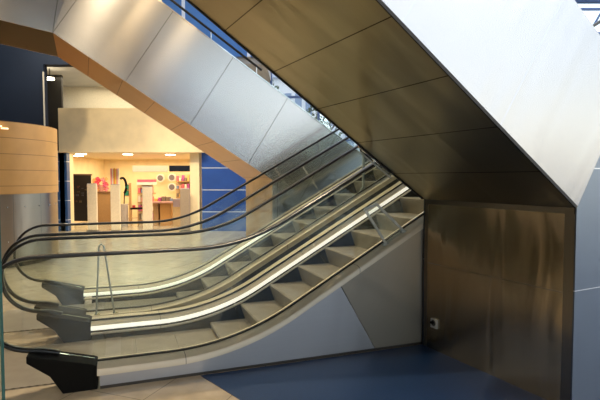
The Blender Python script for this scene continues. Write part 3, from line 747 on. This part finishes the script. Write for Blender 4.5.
# ------------------------------------------------------------------ glazing and outside
M_frame = plain('blue_frame', (.10,.16,.33), .4, .2)
M_out = plain('outside_paving', (.40,.40,.40), .9)
GY = 17.0
def window(n, f, u0, u1, z1, nu, nz, label=None):
    """glazed wall: f(u, t, z)->xyz"""
    w = empty('window_%d' % n, f(u0,0,0), 'x', 'x'); del w['label']; del w['category']; w['kind'] = 'structure'
    m = MB(); m.box(u0, u1, -.004, .004, 0, z1, f); m.build('window_glass', M_window, w)
    m = MB()
    for k in range(nu+1): u = u0+(u1-u0)*k/nu; m.box(u-.04, u+.04, -.09, .09, 0, z1, f)
    for k in range(nz+1): z = z1*k/nz; m.box(u0, u1, -.05, .05, max(0,z-.035), z+.035, f)
    m.build('window_frame', M_frame, w, weld=False)
window(1, lambda u,t,z: (u, GY+t, z), -1.0, 13.8, 10.5, 9, 7)
window(2, lambda u,t,z: (13.8+t, u, z), -9, 17, 10.5, 12, 5)
window(3, lambda u,t,z: (u, -9.1+t, z), 1.1, 13.8, 10.5, 7, 5)
# roof trusses in blue tube
for i, y in enumerate((9.5, 12.3, 15.1)):
    m = MB(); z0, z1 = 6.1, 7.2
    m.tube([(-1,y,z0),(13.8,y,z0)], .07, 8); m.tube([(-1,y,z1),(13.8,y,z1)], .07, 8)
    for k in range(12):
        x = -1+k*1.23; m.tube([(x,y,z0),(x+.615,y,z1),(x+1.23,y,z0)], .04, 6)
    o = m.build('trim_%d' % (4+i), M_frame); struct(o)
struct(bx('outside_ground', M_out, -60, 80, 22.2, 90, -.4, -.3))
struct(bx('outside_ground_side', M_out, 14.2, 80, -60, 22.2, -.4, -.3))
# buildings outside
def building(x0, x1, y0, y1, h, mat, lab, nf, nw):
    r = empty('building', ((x0+x1)/2, y0, -.3), lab, 'building', 'buildings outside')
    m = MB(); m.box(x0, x1, y0, y1, -.3, h); m.build('wall', mat, r)
    m = MB(); m.box(x0-.3, x1+.3, y0-.3, y1+.3, h, h+.4); m.build('roof', plain('bldg_roof', (.55,.6,.7), .7), r)
    for i in range(nf):
        for j in range(nw):
            zz = .8+i*(h-.8)/nf; xx = x0+.5+j*(x1-x0-.6)/nw
            m = MB(); m.box(xx, xx+(x1-x0)/nw*.55, y0-.06, y0+.02, zz, zz+(h-.8)/nf*.6); m.build('window', plain('bldg_glass', (.28,.36,.5), .15), r)
building(-3.0, 1.2, 34, 40, 8.6, plain('bldg_white', (.85,.85,.84), .7), 'white building with rows of windows seen through the glazing above the steel casing', 3, 5)
building(3.0, 12, 38, 46, 6.6, plain('bldg_grey', (.75,.77,.82), .7), 'grey blue building seen through the glazing beneath the dark soffit', 2, 7)
def tree(x, y, h, lab):
    r = empty('tree', (x, y, -.3), lab, 'tree', 'trees outside')
    m = MB(); m.tube([(x,y,-.3),(x+.1,y,h*.4),(x-.05,y,h*.75)], .14, 8); 
    for k in range(8):
        a = k*2.4; m.tube([(x,y,h*(.35+.04*k)),(x+math.cos(a)*h*.22,y+math.sin(a)*h*.22,h*(.6+.04*k))], .04, 5)
    m.build('trunk', plain('bark', (.12,.09,.07), .9), r)
    m = MB()
    for k in range(900):
        a = random.random()*6.28; q = random.random()**.5; zz = h*(.45+.55*random.random()); rr = q*h*.3*math.sin(math.pi*min(1,max(.05,(zz/h-.38)/.66)))
        p = Vector((x+rr*math.cos(a), y+rr*math.sin(a), zz)); d1 = Vector((random.uniform(-1,1),random.uniform(-1,1),random.uniform(-1,1)))*.13; d2 = Vector((random.uniform(-1,1),random.uniform(-1,1),random.uniform(-1,1)))*.13
        m.poly([p, p+d1, p+d1+d2, p+d2])
    m.build('foliage', plain('leaves', (.10,.13,.07), .8), r, weld=False)
tree(-2.6, 26.5, 7.4, 'bare looking tree outside the glazing, left of its twin')
tree(1.0, 30, 6.2, 'small green brown tree outside the glazing, nearest the dark soffit')

# ------------------------------------------------------------------ light
w = bpy.data.worlds.new('World'); SC.world = w; w.use_nodes = True; nt = w.node_tree
bg = nt.nodes['Background']
sk = N(nt, 'ShaderNodeTexSky', sky_type='NISHITA'); sk.sun_disc = False; sk.sun_elevation = math.radians(38); sk.sun_rotation = math.radians(110); sk.air_density = 1.2; sk.dust_density = 2.0
tc = N(nt, 'ShaderNodeTexCoord'); no = N(nt, 'ShaderNodeTexNoise'); no.inputs['Scale'].default_value = 2.2; no.inputs['Detail'].default_value = 7
L(nt, tc.outputs['Generated'], no.inputs[0])
rp = N(nt, 'ShaderNodeMapRange'); rp.inputs[1].default_value = .42; rp.inputs[2].default_value = .6; rp.inputs[3].default_value = .25; rp.inputs[4].default_value = .9; L(nt, no.outputs['Fac'], rp.inputs[0])
sc_ = N(nt, 'ShaderNodeMixRGB', blend_type='MULTIPLY'); sc_.inputs[0].default_value = 1; sc_.inputs[2].default_value = (.22,.22,.22,1); L(nt, sk.outputs[0], sc_.inputs[1])
mx = N(nt, 'ShaderNodeMixRGB'); L(nt, rp.outputs[0], mx.inputs[0]); L(nt, sc_.outputs[0], mx.inputs[1]); mx.inputs[2].default_value = (.88,.94,1.0,1)
L(nt, mx.outputs[0], bg.inputs[0]); bg.inputs[1].default_value = 1.9

def lamp(kind, name, loc, energy, col, rot=(0,0,0), size=None, sy=None, spot=None, rad=.1):
    d = bpy.data.lights.new(name, kind); d.energy = energy; d.color = col
    if kind == 'AREA': d.size = size; 
    if kind == 'AREA' and sy: d.shape = 'RECTANGLE'; d.size_y = sy
    if kind == 'SPOT': d.spot_size = spot; d.spot_blend = .6; d.shadow_soft_size = rad
    if kind == 'POINT': d.shadow_soft_size = rad
    o = bpy.data.objects.new(name, d); COL.objects.link(o); o.location = loc; o.rotation_euler = rot; return o
WARM = (1,.80,.52)
lamp('AREA', 'shop_light', (-5.6, 18.3, 2.44), 260, WARM, size=4.6, sy=4)
lamp('AREA', 'upper_floor_light', (-5.5, 16.6, 4.98), 110, (1,.86,.62), size=5, sy=2)
for x, y in ((-7,7),(-3.2,11.5),(-6,12),(-4,4.5),(-1.5,6.5)):
    lamp('SPOT', 'hall_downlight', (x, y, 6.5), 900, WARM, spot=math.radians(110), rad=.12)
for x, y in ((-7,11.2),(-4.4,11.2)):  # added fill spots that brighten the shop fascia, not fixtures of the hall
    lamp('SPOT', 'fascia_fill', (x, y, 6.5), 620, WARM, rot=(math.radians(48),0,0), spot=math.radians(75), rad=.12)
for x, y in ((-3,-1.5),(-.5,-2.5),(2,-3)):
    lamp('SPOT', 'hall_downlight', (x, y, 6.5), 600, WARM, spot=math.radians(100), rad=.12)
for x, y in ((.95,2.0),(2.45,2.0)):
    lamp('POINT', 'hall_lamp', (x, y, 6.45), 32, (1,.70,.36), rad=.04)
lamp('POINT', 'recess_light', (pl_.x, 14.7, 4.5), 6, WARM, rad=.1)

# ------------------------------------------------------------------ camera
cd = bpy.data.cameras.new('camera'); cam = bpy.data.objects.new('camera', cd); COL.objects.link(cam); SC.camera = cam
cam.location = (0,0,EYE); cam.rotation_euler = (math.pi/2-TH, 0, 0)
cd.sensor_width = 36; cd.lens = 36*F/600; cd.clip_start = .05; cd.clip_end = 300
SC.view_settings.view_transform = 'Standard'; SC.view_settings.look = 'None'; SC.view_settings.exposure = 0; SC.view_settings.gamma = 1
SC.view_settings.use_curve_mapping = False
